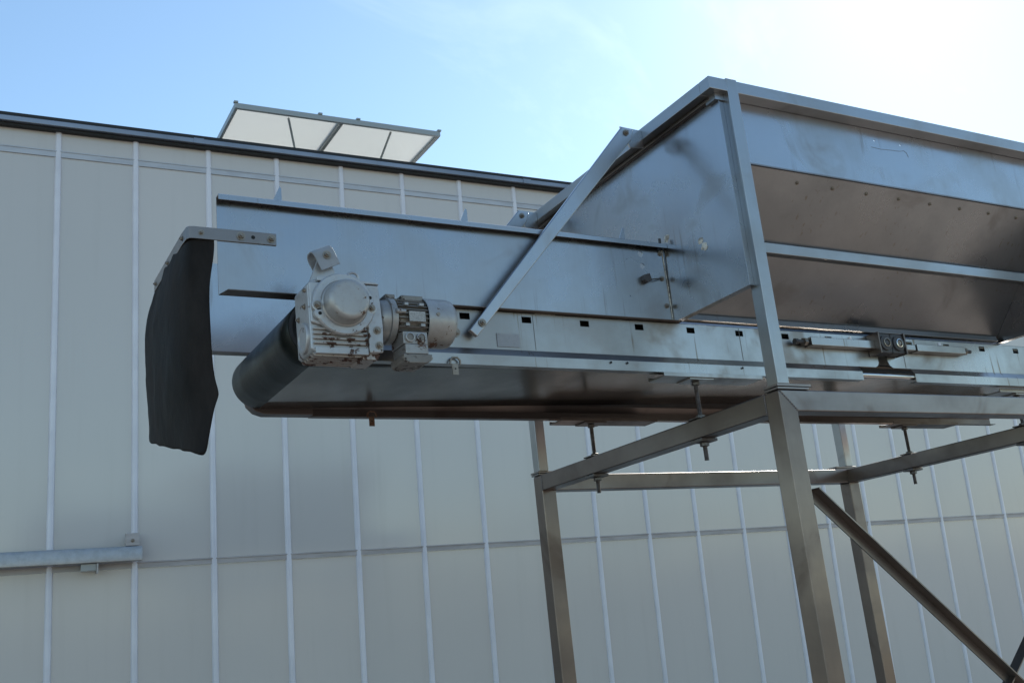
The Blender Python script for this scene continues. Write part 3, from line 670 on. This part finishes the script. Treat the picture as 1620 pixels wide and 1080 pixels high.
# left flank: closing cap and bolts
build('side_cap', MB().lathe((GX0 + .006, 3.118, .983), (-1, 0, 0), [(0, .050), (.010, .050), (.013, .046), (.013, .036), (.011, .034), (.011, .002)], 32), 'gear_paint', gm)
for y, z in ((3.10, 1.085), (3.165, 1.06), (3.085, 1.135)): inst('bolt', BOLT, (GX0 + .002, y, z), gm, rot=(0, 0, R(-90)), scale=.7)
# torque arm with the bent strap on top
build('torque_arm', MB().prism([(1.055, 1.168), (1.165, 1.168), (1.150, 1.190), (1.128, 1.262), (1.092, 1.262), (1.068, 1.200)], 'y', 3.092, 3.104), 'gear_paint', gm, .002)
strap = [(1.045, 3.165), (1.045, 3.06)]
bm = bmesh.new()
ax = Vector((1.104, 3.10, 1.256)); u = Vector((.905, 0, .42)).normalized(); w = Vector((-.42, 0, .905))
path = [(-.034, -.044), (-.034, .012), (-.026, .026), (-.012, .032), (.012, .032), (.026, .026), (.034, .012), (.034, -.044)]
# strap bends over the arm: profile in (Y, w), extruded along u
A = []
for t_ in (-.034, .036):
    out = [ax + u * t_ + Vector((0, a, 0)) + w * c for a, c in path]; inn = [ax + u * t_ + Vector((0, a * .84, 0)) + w * (c * .84 if c > 0 else c) for a, c in reversed(path)]
    A.append([bm.verts.new(p) for p in out + inn])
n_ = len(A[0]); bm.faces.new(A[0]); bm.faces.new(list(reversed(A[1])))
for k in range(n_): bm.faces.new((A[0][k], A[1][k], A[1][(k + 1) % n_], A[0][(k + 1) % n_]))
bmesh.ops.recalc_face_normals(bm, faces=bm.faces)
sb = build('strap', bm, 'grey_plate', gm, .001)
inst('bolt', BOLT, ax + Vector((.006, -.035, .0)), sb, scale=.95)
build('rubber_bush', MB().cyl((1.109, 3.07, 1.240), (1.109, 3.135, 1.240), .017, 16), 'rusty_clip', gm)
build('eye_bolt', MB().tube([(1.216 + .020 * math.cos(R(a)), 3.12, 1.203 + .020 * math.sin(R(a))) for a in range(-70, 260, 18)], .005, 8), 'gear_paint', gm)
build('mount_flange', MB().lathe((DX, GY1 - .002, DZ), (0, 1, 0), [(0, .085), (.10, .085)], 32), 'dark_casting', gm)
# electric motor, axis along the conveyor
MY, MZ = 3.130, 1.062
build('bell_housing', MB().lathe((GX1 - .012, MY, MZ), (1, 0, 0), [(0, .050), (.012, .062), (.020, .068), (.042, .072), (.044, .080), (.064, .080), (.066, .074)], 36), 'motor_paint', gm)
mb_ = build('motor_body', MB().lathe((1.345, MY, MZ), (1, 0, 0), [(0, .066), (.135, .066)], 36), 'motor_dirty', gm)
for k in range(32):
    a = 2 * math.pi * (k + .5) / 32
    dv = Vector((0, math.cos(a), math.sin(a))); q = MB()
    q.bar(Vector((1.347, MY, MZ)) + dv * .070, Vector((1.468, MY, MZ)) + dv * .070, .0028, .016, dv)
    build('cooling_fin', q, 'motor_dirty', mb_, smooth=False)
fc = build('fan_cover', MB().lathe((1.452, MY, MZ), (1, 0, 0), [(.004, .080), (0, .083), (.002, .085), (.085, .085), (.100, .082), (.108, .074), (.110, .05), (.110, .002)], 48), 'motor_paint', gm)
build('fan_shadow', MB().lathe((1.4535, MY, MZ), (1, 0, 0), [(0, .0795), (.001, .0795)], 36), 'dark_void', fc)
build('screw', MB().lathe((1.484, MY - .0845, MZ + .008), (0, -1, 0), [(0, .007), (.004, .006)], 10), 'bolt_metal', fc)
build('nameplate', MB().box(1.378, 1.437, MY - .0845, MY - .0815, MZ - .022, MZ + .014), 'printed_plate', mb_, .001)
for z in (MZ - .032, MZ + .040): build('lug', MB().box(1.366, 1.380, MY - .080, MY - .060, z - .005, z + .005).box(1.420, 1.436, MY - .080, MY - .060, z - .005, z + .005), 'motor_paint', mb_, .001)
build('lug', MB().lathe((1.333, MY - .081, MZ + .012), (1, 0, 0), [(0, .006), (.003, .009), (.018, .009), (.022, .007), (.034, .007)], 8), 'motor_paint', mb_)
tb = build('terminal_box', MB().box(1.350, 1.438, 3.046, 3.150, .961, 1.004), 'motor_paint', gm, .003)
build('box_body', MB().box(1.353, 1.435, 3.039, 3.148, .925, .960), 'motor_paint', tb, .004)
build('box_lid', MB().prism([(1.342, .924), (1.446, .924), (1.440, .902), (1.420, .893), (1.355, .893), (1.344, .902)], 'y', 3.034, 3.150), 'motor_dirty', tb, .003)
for x in (1.373, 1.414):
    build('cable_gland', MB().lathe((x, 3.047, .983), (0, -1, 0), [(0, .0165), (.008, .0165), (.009, .0150), (.009, .0125), (.0045, .0120)], 20, False), 'gear_paint', tb)
    build('gland_plug', MB().lathe((x, 3.046, .983), (0, -1, 0), [(0, .0118), (.0045, .0118), (.005, .006)], 16), 'motor_dirty', tb)
for x in (1.346, 1.442): inst('bolt', BOLT, (x, 3.040, .912), tb, scale=.4)
build('top_lug', MB().box(1.320, 1.355, MY - .03, MY + .03, MZ + .066, MZ + .088).box(1.375, 1.455, MY - .035, MY + .035, MZ + .066, MZ + .086), 'motor_dirty', mb_, .003)
